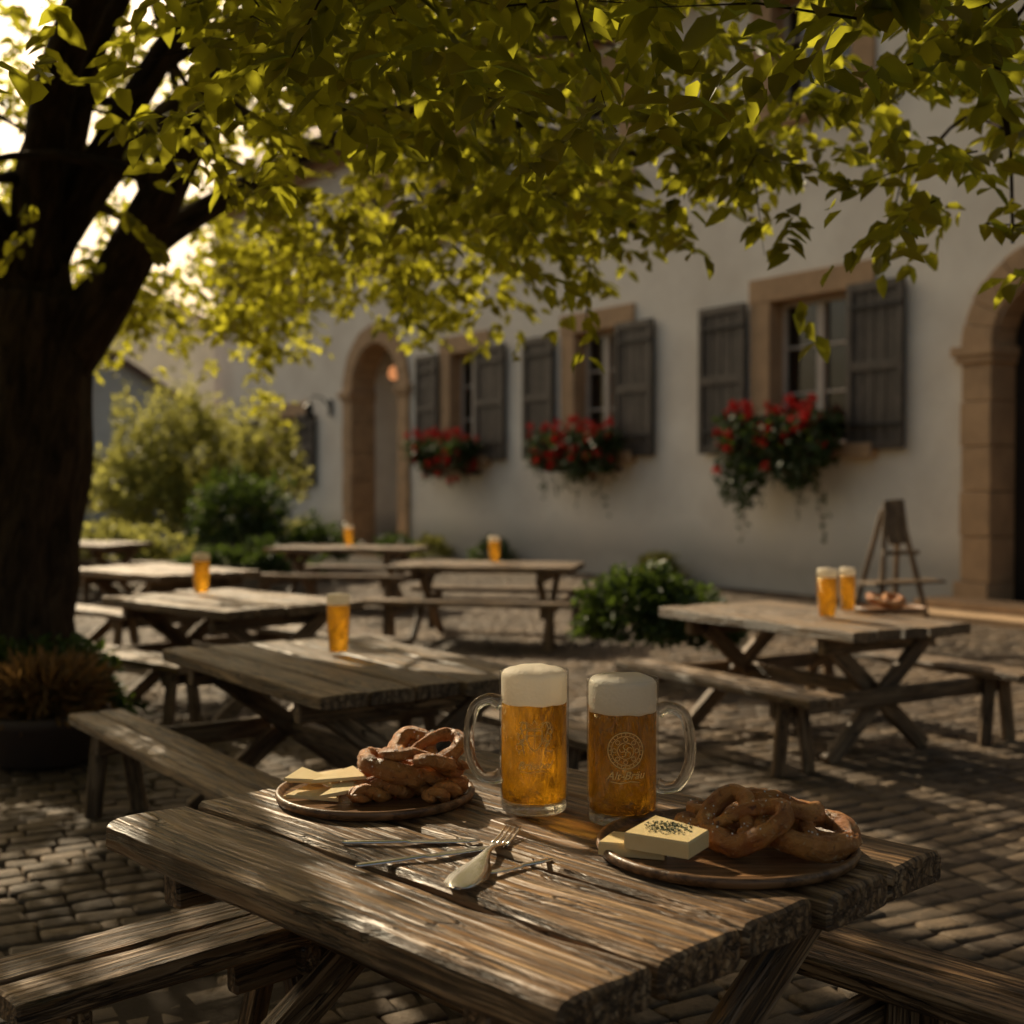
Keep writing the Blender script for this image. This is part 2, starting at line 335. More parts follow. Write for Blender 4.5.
def cob():
    hw=pw_-rng.uniform(.002,.006,n); hh=sy/2-rng.uniform(.002,.007,n); top=rng.uniform(-.003,.008,n)
    V=np.zeros((n,12,3)); sg=[(-1,-1),(1,-1),(1,1),(-1,1)]
    sm=lambda a,b:.035*np.sin(b*1.3)+.018*np.sin(b*4.1+a*2.2)
    rt=rng.normal(0,.04,n)
    for i,(a,b) in enumerate(sg):
        jx=rng.normal(0,.005,n); jy=rng.normal(0,.004,n); tz=rng.normal(0,.0018,n)
        for r,(ins,z) in enumerate(((0,-.05),(0.002,top-.007),(.013,top))):
            ox=a*(hw-ins)+jx; oy=b*(hh-ins)+jy
            lx=px+sm(px,py)+ox-rt*oy; ly=py+sm(py,px)+oy+rt*ox
            V[:,r*4+i,0]=ca*lx-sa*ly+1; V[:,r*4+i,1]=sa*lx+ca*ly+8; V[:,r*4+i,2]=z+(tz+.012*np.sin(lx*2.1)*np.sin(ly*1.7) if r else 0)
    F=[]
    for r in (0,1):
        for i in range(4): j=(i+1)%4; F.append([r*4+i,r*4+j,(r+1)*4+j,(r+1)*4+i])
    F.append([8,9,10,11]); F=np.array(F)
    I=(np.arange(n)[:,None,None]*12+F[None]).reshape(-1)
    me=bpy.data.meshes.new('cobblestone_paving'); me.vertices.add(n*12); me.vertices.foreach_set('co',V.astype(np.float32).ravel())
    me.loops.add(len(I)); me.loops.foreach_set('vertex_index',I.astype(np.int32)); me.polygons.add(9*n)
    me.polygons.foreach_set('loop_start',np.arange(0,36*n,4,dtype=np.int32)); me.update(calc_edges=True)
    me.polygons.foreach_set('use_smooth',[True]*(9*n))
    me.materials.append(M['cobble']); o=bpy.data.objects.new('cobblestone_paving',me); scene.collection.objects.link(o)
cob()

# ------------------------------------------------------------ building
inn=empty('white_inn_building')
def WP(t,h,w): return (P0[0]+(t*dW[0]+w*nW[0])*K, P0[1]+(t*dW[1]+w*nW[1])*K, h*K)
def wbox(mb,t0,t1,h0,h1,w0,w1,key):
    vs=[WP(t,h,w) for t in(t0,t1) for h in(h0,h1) for w in(w0,w1)]
    off=random.uniform(-30,30)
    ls=[(h+off,t,w) for t in(t0,t1) for h in(h0,h1) for w in(w0,w1)]
    fs=[(0,1,3,2),(4,6,7,5),(0,4,5,1),(2,3,7,6),(0,2,6,4),(1,5,7,3)]
    mb.add(vs,fs,key,ls)
TOP=7.4; T0,T1=-9,19.6
wins=[ # t0,t1,h0,h1, right shutter, left shutter
 (1.35,2.5,1.62,3.22,(.62,1.34),(2.84,3.6)),
 (5.2,6.15,1.62,3.22,(4.46,5.19),(6.58,7.3)),
 (8.58,9.4,1.62,3.22,(7.8,8.57),(9.72,10.39)),
 (15.0,16.4,1.25,2.5,(14.25,14.98),(16.85,17.8)),
 (1.35,2.5,5.25,6.5,None,None),(5.2,6.15,5.15,6.5,None,None),(8.58,9.4,5.15,6.5,(7.8,8.57),(9.72,10.39)),
 (11.5,12.4,5.0,6.3,None,None),(15.0,16.0,4.7,6.0,(14.25,14.98),(16.35,17.0)),(17.9,18.6,4.7,6.0,None,None),(-4.5,-3.4,1.62,3.22,(-5.3,-4.51),(-3.1,-2.3)),(-4.5,-3.4,5.2,6.5,None,None)]
arches=[(-1.05,.68,1.0,2.4),(11.9,.85,1.19,2.75)]
brk={T0,T1}
for a in wins: brk|={a[0],a[1]}
for (tc,ri,ro,sp) in arches:
    for i in range(25): brk.add(tc-(ri+.02)*math.cos(math.pi*i/24))
brk=sorted(brk); mb=MB()
def archtop(a,t):
    tc,ri,ro,sp=a; r=ri+.02; x=min(r,abs(t-tc)); return sp+math.sqrt(max(0,r*r-x*x))
for a,b in zip(brk[:-1],brk[1:]):
    if b-a<1e-5: continue
    m_=(a+b)/2; ops=[]
    for wv in wins:
        if wv[0]<m_<wv[1]: ops.append((wv[2],wv[2],wv[3],wv[3]))
    for ar in arches:
        if abs(m_-ar[0])<ar[1]+.02: ops.append((0,0,archtop(ar,a),archtop(ar,b)))
    ops.sort(); la=lb=0
    for o in ops+[(TOP,TOP,TOP,TOP)]:
        if o[0]>la+1e-4: mb.add([WP(a,la,0),WP(b,lb,0),WP(b,o[1],0),WP(a,o[0],0)],[(3,2,1,0)],'plaster')
        la,lb=o[2],o[3]
mb.add([WP(T1,0,0),WP(T1,0,-7),WP(T1,TOP,-7),WP(T1,TOP,0),WP(T1,TOP+3.2,-3.5)],[(0,1,2,4,3)],'plaster')
mb.add([WP(T0,0,0),WP(T0,0,-7),WP(T0,TOP,-7),WP(T0,TOP,0),WP(T0,TOP+3.2,-3.5)],[(3,4,2,1,0)],'plaster')
mb.add([WP(T0,0,-7),WP(T1,0,-7),WP(T1,TOP,-7),WP(T0,TOP,-7)],[(0,1,2,3)],'plaster')
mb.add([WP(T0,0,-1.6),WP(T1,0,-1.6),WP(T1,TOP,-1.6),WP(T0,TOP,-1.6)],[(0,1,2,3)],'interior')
mb.build('walls',inn)
mb=MB()
for s in(1,-1):
    e0,e1=(.55,-3.5) if s==1 else (-7.55,-3.5)
    vs=[WP(T0-.4,TOP-.35,e0),WP(T1+.4,TOP-.35,e0),WP(T1+.4,TOP+3.2,e1),WP(T0-.4,TOP+3.2,e1)]
    vs+= [(x,y,z+.2) for x,y,z in vs]
    mb.add(vs,[(0,1,2,3),(7,6,5,4),(0,4,5,1),(1,5,6,2),(2,6,7,3),(3,7,4,0)],'tile')
wbox(mb,T0,T1,TOP-.5,TOP-.3,.002,.2,'stone')
mb.build('roof',inn)
fr=MB(); gl=MB(); sh=MB()
for (a,b,h0,h1,rs,ls_) in wins:
    sw=.3
    wbox(fr,a-sw,a,h0,h1,-.28,.035,'stone'); wbox(fr,b,b+sw,h0,h1,-.28,.035,'stone')
    wbox(fr,a-sw-.02,b+sw+.02,h1,h1+.27,-.28,.04,'stone'); wbox(fr,a-sw-.05,b+sw+.05,h0-.15,h0,-.28,.12,'stone')
    z0,z1=-.24,-.17; f=.055
    wbox(fr,a,a+f,h0,h1,z0,z1,'whitepaint'); wbox(fr,b-f,b,h0,h1,z0,z1,'whitepaint')
    wbox(fr,a+f,b-f,h0,h0+f,z0,z1,'whitepaint'); wbox(fr,a+f,b-f,h1-f,h1,z0,z1,'whitepaint')
    mc=(a+b)/2; wbox(fr,mc-.05,mc+.05,h0+f,h1-f,z0+.002,z1+.015,'whitepaint')
    for q in (.36,.68):
        hq=h0+(h1-h0)*q
        wbox(fr,a+f,mc-.05,hq-.015,hq+.015,z0+.01,z1-.01,'whitepaint'); wbox(fr,mc+.05,b-f,hq-.015,hq+.015,z0+.01,z1-.01,'whitepaint')
    gl.add([WP(a,h0,-.21),WP(b,h0,-.21),WP(b,h1,-.21),WP(a,h1,-.21)],[(3,2,1,0)],'pane')
    for (c0,c1) in ((a,a+(b-a)*.24),(b-(b-a)*.24,b)):
        vs=[];nn=14
        for i in range(nn+1):
            t=c0+(c1-c0)*i/nn; ww=-.36+.03*math.sin(i*1.9)
            vs+=[WP(t,h0,ww),WP(t,h1,ww)]
        gl.add(vs,[(2*i,2*i+1,2*i+3,2*i+2) for i in range(nn)],'curtain',None,True)
    for si,s_ in enumerate((rs,ls_)):
        if not s_: continue
        s0,s1=s_; hb,ht=h0-.07,h1+.03; bw=.07
        for (x0,x1,y0,y1) in ((s0,s0+bw,hb,ht),(s1-bw,s1,hb,ht),(s0+bw,s1-bw,hb,hb+.09),(s0+bw,s1-bw,ht-.09,ht),(s0+bw,s1-bw,(hb+ht)/2-.05,(hb+ht)/2+.05)):
            wbox(sh,x0,x1,y0,y1,.042,.095,'shutter')
        nb=4; ww=(s1-s0-2*bw)/nb
        for i in range(nb): wbox(sh,s0+bw+i*ww+.006,s0+bw+(i+1)*ww-.006,hb+.09,ht-.09,.047,.072,'shutter')
        for hy in (hb+.25,ht-.25): wbox(sh,s0+.02,s1-.05,hy-.02,hy+.02,.096,.108,'iron')
for (tc,ri,ro,sp) in arches:
    d0,d1=-.42,.06
    hh=[0,.28]+[.28+(sp-.28)*i/5 for i in range(1,6)]
    for sgn in(1,-1):
        for i in range(len(hh)-1):
            ex=.06 if i==0 else (0 if i%2 else .012)
            a,b=sorted((tc+sgn*(ri-.0),tc+sgn*(ro+ex))); wbox(fr,a,b,hh[i]+.004,hh[i+1]-.004,d0,d1+ex*.5,'stone')
        a,b=sorted((tc+sgn*(ri-.05),tc+sgn*(ro+.09))); wbox(fr,a,b,sp-.003,sp+.09,d0,d1+.06,'stone')
        a,b=sorted((tc+sgn*(ri-.03),tc+sgn*(ro+.05))); wbox(fr,a,b,sp-.07,sp-.003,d0,d1+.035,'stone')
    nv=13
    for i in range(nv):
        a0=math.pi*i/nv+.004;a1=math.pi*(i+1)/nv-.004; vs=[]
        sub=3
        for j in range(sub+1):
            an=a0+(a1-a0)*j/sub
            for r in(ri,ro+(.0 if i%2 else .012)):
                for ww in(d0,d1): vs.append(WP(tc+r*math.cos(an),sp+.09+r*math.sin(an)*((ro-.09)/ro),ww))
        fs=[]
        for j in range(sub):
            o=j*4; fs+=[(o,o+1,o+5,o+4),(o+2,o+6,o+7,o+3),(o+1,o+3,o+7,o+5),(o,o+4,o+6,o+2)]
        fs+=[(0,2,3,1),(sub*4,sub*4+1,sub*4+3,sub*4+2)]
        fr.add(vs,fs,'stone')
for i in range(6): wbox(sh,-1.73+i*.227,-1.73+(i+1)*.227-.008,0.05,3.1,-.36,-.30,'doorw')
mbp=MB()
wbox(mbp,11.0,12.8,0,3.8,-1.5,-1.3,'plaster'); wbox(mbp,12.75,12.9,0,3.8,-1.3,-.43,'plaster'); wbox(mbp,10.9,11.05,0,3.8,-1.3,-.43,'plaster')
mbp.build('entrance_passage',inn)
for i in range(4): wbox(sh,11.1+i*.2,11.1+(i+1)*.2-.008,.05,2.5,-1.28,-1.22,'doorw')
wbox(fr,-2.2,.1,0,.13,.06,.55,'stone'); wbox(fr,-2.35,.25,-.02,.06,.06,.95,'stone'); wbox(fr,10.7,13.1,-.02,.1,-.3,.5,'stone')
fr.build('window_and_door_surrounds',inn,bevel=.012); gl.build('window_panes',inn); sh.build('shutters_and_doors',inn,bevel=.006)
# flower boxes
def planter(t0,t1,h,seed,fall):
    e=empty('geranium_window_box'); mb=MB()
    wbox(mb,t0,t1,h-.2,h,.14,.36,'terracotta'); wbox(mb,t0-.02,t1+.02,h-.03,h+.012,.125,.375,'terracotta'); 
    wbox(mb,t0+.1,t0+.14,h-.26,h-.2,.0,.36,'iron'); wbox(mb,t1-.14,t1-.1,h-.26,h-.2,.0,.36,'iron')
    mb.build('box',e,.008)
    n=3200; tt=rng.uniform(t0-.12,t1+.12,n); ff=rng.random(n)
    pr=.5+.5*np.sin(tt*5+seed)*np.sin(tt*2.3+seed*2)
    hh=h+.2-(ff**1.8)*(fall*(.45+.7*pr)) + rng.normal(0,.05,n); ww=.28+rng.normal(0,.09,n)*(1.3-ff*.4)+.06
    ww=np.maximum(ww,.03)
    P=np.array([WP(a,b,c) for a,b,c in zip(tt,hh,ww)]); nw=np.array([nW[0],nW[1],0.])
    D=unit(n)*.8+nw*.7; D[:,2]-=.35; s=rng.uniform(.06,.11,n)
    leaves('foliage',P,D,unit(n)*.6+nw+np.array([0,0,.6]),s,s*.85,'shrub',e)
    nc=85; Pp=[]
    for i in range(nc):
        a=rng.uniform(t0-.1,t1+.1); b=h+rng.uniform(-.1,.42)-(.25 if i%6==0 else 0); c=.3+rng.uniform(-.1,.28)
        cc=np.array(WP(a,b,c)); Pp.append(cc+unit(34)*.06*rng.uniform(.6,1.1,(34,1)))
    P=np.concatenate(Pp); m_=len(P); s=rng.uniform(.03,.05,m_)
    leaves('blossoms',P,unit(m_),unit(m_),s,s*.9,'petal',e)
    mv=MB(); VP=[]
    for i in range(9):
        t=rng.uniform(t0,t1); hl=h-.1; pts=[WP(t,hl,.38)]
        L=rng.uniform(.4,1.0)*fall*1.25
        for q in range(7): pts.append(WP(t+rng.normal(0,.03),hl-L*(q+1)/7,.38-.02*q+rng.normal(0,.015)))
        tube(mv,pts,[.004]*8,4,'drygrass'); VP+= [np.array(p)+rng.normal(0,.035,3) for p in catmull(pts,3)]
    mv.build('vines',e); VP=np.array(VP); m_=len(VP); D=unit(m_); D[:,2]-=.6; s=rng.uniform(.05,.08,m_)
    leaves('vine_leaves',VP,D,unit(m_)*.5+nw,s,s*.7,'shrub',e)
planter(1.42,2.75,1.68,1.,.85); planter(5.05,6.45,1.62,2.,.5); planter(8.4,9.75,1.6,3.,.32)
e=empty('wall_lantern'); mb=MB(); 
wbox(mb,13.6,13.7,2.45,2.75,.002,.04,'iron'); tube(mb,[WP(13.65,2.6,.03),WP(13.65,2.78,.2),WP(13.65,2.8,.4),WP(13.65,2.7,.45)],[.02]*4,6,'iron')
c=WP(13.65,2.4,.45); lathe(mb,[(.02,.36),(.13,.26),(.1,.24),(.07,0),(.03,-.03)],c[0],c[1],c[2],6,'iron',False); mb.build('bracket_and_lamp',e)
e=empty('hanging_lamp'); mb=MB(); c=WP(11.45,3.05,-.1)
lathe(mb,[(.0,.2),(.1,.14),(.13,0),(.08,-.1),(0,-.12)],c[0],c[1],c[2],12,'lamp'); tube(mb,[(c[0],c[1],c[2]+.18),(c[0],c[1],c[2]+.55)],[.01]*2,5,'iron'); mb.build('lamp_body',e)

# ------------------------------------------------------------ tables
def V2(c,d,p,a,b,h): return (c[0]+d[0]*a+p[0]*b, c[1]+d[1]*a+p[1]*b, h)
def picnic(name,c,d,L=1.6,W=1.1,npl=5,benches=(-.82,.82),bl=None,key='bgwood',hero=False,th=.06,bw=.28,bh=.45,bshift=0):
    l=math.hypot(*d); d=(d[0]/l,d[1]/l); p=(-d[1],d[0])
    if p[0]<0: p=(-p[0],-p[1])
    mb=MB(); pw=W/npl; H=.75
    for i in range(npl):
        b=-W/2+pw*(i+.5); j0=random.uniform(-.012,.012); j1=random.uniform(-.02,.02)
        hz=random.uniform(-.005,.002)
        plank(mb,V2(c,d,p,-L/2+j0,b,H-th/2+hz),V2(c,d,p,L/2+j1,b,H-th/2+hz),(0,0,1),pw-(.016 if hero else .016),th,key,step=.03 if hero else .2,c=.010 if hero else .006,amp=.006,msub=8 if hero else 3,edge=.007 if hero else .004)
    for sg in(-1,1):
        a=sg*L*.34
        plank(mb,V2(c,d,p,a,-W*.46,H-th-.047),V2(c,d,p,a,W*.46,H-th-.047),(0,0,1),.07,.09,key)
        plank(mb,V2(c,d,p,a-.042*sg,-W*.34,H-th-.05),V2(c,d,p,a-.042*sg,W*.44,.0),(0,0,1),.055 if not hero else .06,.1,key,amp=.002)
        plank(mb,V2(c,d,p,a+.034*sg,W*.34,H-th-.05),V2(c,d,p,a+.034*sg,-W*.44,.0),(0,0,1),.055 if not hero else .06,.1,key,amp=.002)
        if benches:
            lo=min(list(benches)+[-.3])-.1 if min(benches)<0 else -.35; hi=max(list(benches)+[.3])+.1 if max(benches)>0 else .35
            plank(mb,V2(c,d,p,a+.095*sg,lo,bh-.1),V2(c,d,p,a+.095*sg,hi,bh-.1),(0,0,1),.05,.1,key)
            for b in benches:
                plank(mb,V2(c,d,p,a+.15*sg,b-.06,bh-.05),V2(c,d,p,a+.15*sg,b-.1,0),(1,0,0),.06,.07,key)
                plank(mb,V2(c,d,p,a+.15*sg,b+.06,bh-.05),V2(c,d,p,a+.15*sg,b+.12,0),(1,0,0),.06,.07,key)
    plank(mb,V2(c,d,p,-L*.34,0,.36),V2(c,d,p,L*.34,0,.36),(0,0,1),.05,.09,key)
    bl=bl or L*1.08
    for b in benches:
        for q in(-1,1):
            plank(mb,V2(c,d,p,-bl/2+bshift,b+q*bw/4,bh-.025),V2(c,d,p,bl/2+bshift+random.uniform(-.01,.01),b+q*bw/4,bh-.025),(0,0,1),bw/2-.008,.05,key,step=.15,amp=.003)
    ob=mb.build(name); return ob
picnic('picnic_table',(-.014,2.93),(.695,-.719),L=1.51,W=1.23,npl=5,benches=(.66,),bl=1.9,key='table',hero=True,th=.072,bw=.27,bshift=.1)
def bench(name,a,b,wd,h,key='table'):
    mb=MB(); a=Vector((*a,0));b=Vector((*b,0)); u=(b-a).normalized(); v=Vector((-u.y,u.x,0))
    for q in(-1,1):
        plank(mb,a+v*q*wd/4+Vector((0,0,h-.03)),b+v*q*wd/4+Vector((0,0,h-.03)),(0,0,1),wd/2-.006,.06,key,step=.06,amp=.004,msub=5,edge=.006)
    for s_ in(.16,.84):
        m_=a.lerp(b,s_); plank(mb,m_-v*wd*.45+Vector((0,0,h-.1)),m_+v*wd*.45+Vector((0,0,h-.1)),(0,0,1),.06,.08,key)
        for q in(-1,1): plank(mb,m_+v*q*wd*.2+Vector((0,0,h-.14)),m_+v*q*wd*.55,(0,0,1),.06,.06,key)
    mb.build(name)
bench('wooden_bench',(-1.15,2.80),(-.50,3.43),.32,.45)
picnic('picnic_table',(-.77,5.85),(.57,-.82),L=1.7,W=1.1,bl=2.0)
picnic('picnic_table',(1.80,7.85),(.52,-.86),L=1.7,W=.98,npl=5,benches=(-.80,.84),bl=1.7,bshift=.15)
picnic('picnic_table',(-1.98,9.0),(.72,-.69),L=1.6,W=1.1)
picnic('picnic_table',(-.25,12.9),(.98,-.2),L=1.85,W=1.0)
picnic('picnic_table',(-3.3,12.1),(.75,-.66),L=1.6,W=1.1)
picnic('picnic_table',(-2.1,16.4),(.97,-.2),L=1.9,W=1.0)
picnic('picnic_table',(-5.9,17.6),(.9,-.4),L=1.7,W=1.0)

# ------------------------------------------------------------ mugs
def sides_only(mb): mb.f=[f for f in mb.f if len(f)==4]; mb.m=mb.m[:len(mb.f)]; mb.sm=mb.sm[:len(mb.f)]
def mug(x,y,z,h,r,hdir,emblem):
    e=empty('beer_mug'); seg=64
    mb=MB(); bt=h*.07
    lathe(mb,[(r*.95,.004),(r*.99,.014),(r*.96,bt*.9),(r*.97,bt*1.3),(r,h*.3),(r,h*.985),(r*.99,h*1.005),(r*.96,h*1.005)],x,y,z,seg,'glass'); sides_only(mb); mb.build('glass_wall',e)
    mb=MB(); lathe(mb,[(r*.88,.001),(r*.93,.006),(r*.925,bt*.95),(r*.88,bt),(0.0,bt*.9)],x,y,z,seg,'thick'); 
    mb.build('glass_base',e)
    mb=MB(); lathe(mb,[(0,bt+.004),(r*.85,bt+.005),(r*.92,bt*1.35),(r*.935,h*.3),(r*.935,h*.775)],x,y,z,seg,'beer'); mb.build('beer',e)
    mb=MB(); lathe(mb,[(0,h*.773),(r*.935,h*.776),(r*.945,h*.80),(r*.945,h*.955),(r*.93,h*.98),(r*.86,h*1.002),(r*.72,h*1.018),(r*.5,h*1.028),(r*.25,h*1.033),(0,h*1.034)],x,y,z,seg,'foam',True,.03); mb.build('foam',e)
    hd=Vector((math.cos(hdir),math.sin(hdir),0)); c=Vector((x,y,z))
    pts=[c+hd*r*.97+Vector((0,0,h*.77)),c+hd*r*1.3+Vector((0,0,h*.80)),c+hd*r*1.72+Vector((0,0,h*.74)),c+hd*r*1.88+Vector((0,0,h*.55)),c+hd*r*1.82+Vector((0,0,h*.38)),c+hd*r*1.55+Vector((0,0,h*.26)),c+hd*r*1.2+Vector((0,0,h*.235)),c+hd*r*.97+Vector((0,0,h*.25))]
    pts=catmull(pts,6); n=len(pts); rd=[.0135+.006*abs(2*i/(n-1)-1)**4 for i in range(n)]
    mb=MB(); tube(mb,pts,rd,14,'thick'); mb.build('handle',e)
    mb=MB(); R=r*1.004; fa=-math.pi/2
    def wrap(u,v): an=fa+u/R; return Vector((x+R*math.cos(an),y+R*math.sin(an),z+v))
    def line(pp,t=.0008): tube(mb,[wrap(a,b) for a,b in pp],[t]*len(pp),5,'gold')
    cy=h*.54
    def circ(rr,cx_=0,cy_=cy,a0=0,a1=2*math.pi,n_=30,t=.0008): line([(cx_+rr*math.cos(a0+(a1-a0)*i/n_),cy_+rr*math.sin(a0+(a1-a0)*i/n_)) for i in range(n_+1)],t)
    if emblem:
        circ(.042,t=.0012); circ(.034); circ(.019)
        for i in range(24):
            a=2*math.pi*i/24; line([(.036*math.cos(a),cy+.036*math.sin(a)),(.040*math.cos(a),cy+.040*math.sin(a))],.0008)
        for i in range(8):
            a=2*math.pi*i/8; circ(.005,.0265*math.cos(a),cy+.0265*math.sin(a),n_=8)
        for i in range(5):
            a=2*math.pi*i/5+.3; circ(.006,.009*math.cos(a),cy+.009*math.sin(a),a,a+4.5,8)
    else:
        line([(-.018,cy+.025),(.018,cy+.025),(.018,cy),(.010,cy-.016),(0,cy-.024),(-.010,cy-.016),(-.018,cy),(-.018,cy+.025)],.0013)
        line([(-.018,cy+.012),(.018,cy+.012)]); line([(0,cy+.025),(0,cy-.024)])
        line([(-.016,cy+.03),(-.02,cy+.046),(-.008,cy+.036),(0,cy+.05),(.008,cy+.036),(.02,cy+.046),(.016,cy+.03),(-.016,cy+.03)],.0013)
        for sg in(-1,1):
            for q in range(6):
                circ(.007+.003*(q%2),sg*(.032+.005*math.sin(q*2)),cy-.03+q*.013,sg*.5+q,sg*.5+q+4.3,10,.0012)
            line([(sg*.024,cy-.03),(sg*.03,cy-.01),(sg*.026,cy+.01),(sg*.034,cy+.03),(sg*.028,cy+.044)],.0014)
    def text(s_,size,v0):
        cu=bpy.data.curves.new('t','FONT'); cu.body=s_; cu.size=size; cu.align_x='CENTER'; cu.extrude=.0004; cu.shear=.35
        o=bpy.data.objects.new('t',cu); scene.collection.objects.link(o); bpy.context.view_layer.update()
        me=bpy.data.meshes.new_from_object(o.evaluated_get(bpy.context.evaluated_depsgraph_get()))
        vs=[]
        for v in me.vertices:
            an=fa+v.co.x/R; rr=R+.0008+v.co.z; vs.append((x+rr*math.cos(an),y+rr*math.sin(an),z+v0+v.co.y+.03*v.co.x))
        mb.add(vs,[tuple(p.vertices) for p in me.polygons],'gold'); bpy.data.objects.remove(o); bpy.data.meshes.remove(me)
    text('Bräuhof' if not emblem else 'Alt-Bräu',.026,h*.345)
    line([(-.035,h*.325),(-.012,h*.315),(.012,h*.33),(.035,h*.32)],.001)
    mb.build('emblem',e)
mug(.054,3.137,.752,.342,.085,math.radians(186),0)
mug(.262,3.035,.752,.338,.085,math.radians(-4),1)
def beerglass(x,y,h=.26,r=.052):
    e=empty('beer_glass'); mb=MB()
    lathe(mb,[(r*.8,.004),(r*.86,h*.08),(r*.98,h*.5),(r*1.03,h)],x,y,.752,28,'glass'); sides_only(mb)
    lathe(mb,[(0,h*.03),(r*.78,h*.05),(r*.93,h*.5),(r*.97,h*.84)],x,y,.752,28,'beer')
    lathe(mb,[(0,h*.838),(r*.97,h*.845),(r*.99,h*.97),(r*.9,h*1.02),(0,h*1.04)],x,y,.752,28,'foam'); mb.build('glass_with_beer',e)
beerglass(-.815,6.02,.275,.055); beerglass(-2.25,9.3,.29,.062); beerglass(1.87,7.62,.29,.06); beerglass(2.09,8.0,.27,.05)
beerglass(-.18,13.0,.26,.06); beerglass(-2.1,16.5,.26,.06)

# ------------------------------------------------------------ plates and food
def plate(x,y,r,key='plate'):
    e=empty('wooden_serving_board'); mb=MB(); z=.752
    lathe(mb,[(r*.93,0),(r*.985,.006),(r,.018),(r*.985,.026),(r*.95,.026),(r*.925,.016),(r*.9,.0135),(0,.0135)],x,y,z,64,key); ob=mb.build('board',e); return e
def pretzel(x,y,z,sc,rx,ry,rz,thick=1.0,salt=True):
    e=empty('pretzel'); mb=MB()
    H=[(-.40,-.66,.10),(-.2,-.25,.12),(.1,.12,.14),(.42,.46,.03),(.8,.46,0),(1.0,.05,0),(.82,-.48,0),(.4,-.82,0),(0,-.92,0)]
    P=H+[(-a,b,-c*.6) for a,b,c in H[::-1][1:]]
    P[-1]=(.40,-.66,.10)
    P=[(a+random.uniform(-.07,.07),b+random.uniform(-.07,.07),c+random.uniform(-.05,.05)) for a,b,c in P]
    R=Matrix.Rotation(rz,3,'Z')@Matrix.Rotation(rx,3,'X')@Matrix.Rotation(ry,3,'Y')
    pts=catmull(P,9); n=len(pts)
    rd=[]
    for i in range(n):
        t=abs(2*i/(n-1)-1); rd.append(sc*thick*(.24-.12*t**1.2)*(1+.16*noise.noise(Vector((i*.3,x*9,y*9)))))
    rd[0]*=.6; rd[-1]*=.6
    wp=[R@(p*sc) for p in pts]
    mz=min(p.z-r_*.96 for p,r_ in zip(wp,rd)); off=Vector((x,y,z-mz)); wp=[p+off for p in wp]
    tube(mb,wp,rd,20,'pretzel',amp=.3,freq=5)
    if salt:
        for _ in range(24):
            i=random.randrange(n); a=unit(1)[0]; 
            d=Vector(a); d.z=abs(d.z)+.3; t=(wp[min(i+1,n-1)]-wp[max(i-1,0)]).normalized(); d=(d-t*d.dot(t)).normalized()
            c=wp[i]+d*rd[i]*1.02; s_=random.uniform(.001,.0018)
            vs=[c+Vector((aa*s_,bb*s_,cc*s_)) for aa in(-1,1) for bb in(-1,1) for cc in(-1,1)]
            mb.add(vs,[(0,1,3,2),(4,6,7,5),(0,4,5,1),(2,3,7,6),(0,2,6,4),(1,5,7,3)],'salt')
    mb.build('twisted_dough',e)
def twist(mb,x,y,z,L,rr,rz,bend,tilt=0):
    for ph in(0,math.pi):
        pts=[];rd=[]; n=34
        for i in range(n):
            t=i/(n-1); s=(t-.5)*L; e_=math.sin(math.pi*min(1,max(0,t*1.0)))**.45
            an=t*math.pi*4.2+ph; o=rr*.75*e_
            a=s; b=bend*(1-(2*t-1)**2)+o*math.cos(an); c=rr*1.2+o*math.sin(an)+tilt*s
            pts.append((x+a*math.cos(rz)-b*math.sin(rz),y+a*math.sin(rz)+b*math.cos(rz),z+c)); rd.append(rr*(.25+.6*e_)*(1+.2*noise.noise(Vector((t*6,ph,x*20)))))
        tube(mb,pts,rd,16,'pretzel',amp=.3,freq=5)
def slab(mb,pts2,z,th,tilt=(0,0),key='cheese'):
    n=len(pts2); cx=sum(p[0] for p in pts2)/n; cy=sum(p[1] for p in pts2)/n
    vs=[]
    for k_,(zz,ins) in enumerate(((0,.0),(.15*th,-.0),(th*.85,0),(th,.03))):
        for (a,b) in pts2:
            a2=cx+(a-cx)*(1-ins);b2=cy+(b-cy)*(1-ins); vs.append((a2,b2,z+zz+(a2-cx)*tilt[0]+(b2-cy)*tilt[1]+noise.noise(Vector((a*30,b*30,zz*40)))*.001))
    fs=[tuple(range(n))[::-1],tuple(3*n+i for i in range(n))]
    for r_ in range(3):
        for i in range(n): j=(i+1)%n; fs.append((r_*n+i,r_*n+j,(r_+1)*n+j,(r_+1)*n+i))
    mb.add(vs,fs,key)
def rot(pts,a,cx,cy): return [(cx+p[0]*math.cos(a)-p[1]*math.sin(a),cy+p[0]*math.sin(a)+p[1]*math.cos(a)) for p in pts]
ZP=.752+.0138
plate(-.347,3.256,.253); plate(.465,2.775,.283)
pretzel(.43,2.83,ZP,.08,math.radians(14),0,math.radians(70),1.1)
pretzel(.50,2.72,ZP+.010,.095,math.radians(32),0,math.radians(-55),1.05)
pretzel(.63,2.73,ZP+.0,.10,math.radians(14),math.radians(4),math.radians(25),1.1)
pretzel(.57,2.88,ZP+.002,.085,math.radians(12),0,math.radians(200),1.1)
pretzel(.59,2.79,ZP+.040,.08,math.radians(16),0,math.radians(120),1.05)
e=empty('cheese'); mb=MB(); hc=(.325,2.67)
slab(mb,rot([(-.085,-.035),(.055,-.06),(.085,.01),(-.04,.065)],-.32,*hc),ZP+.030,.034,(.05,.14)); 
slab(mb,rot([(-.08,-.035),(.06,-.05),(.06,.045),(-.06,.05)],-.2,.268,2.72),ZP+.001,.028,(0,0))
mb.build('cheese_wedges',e)
mb=MB()
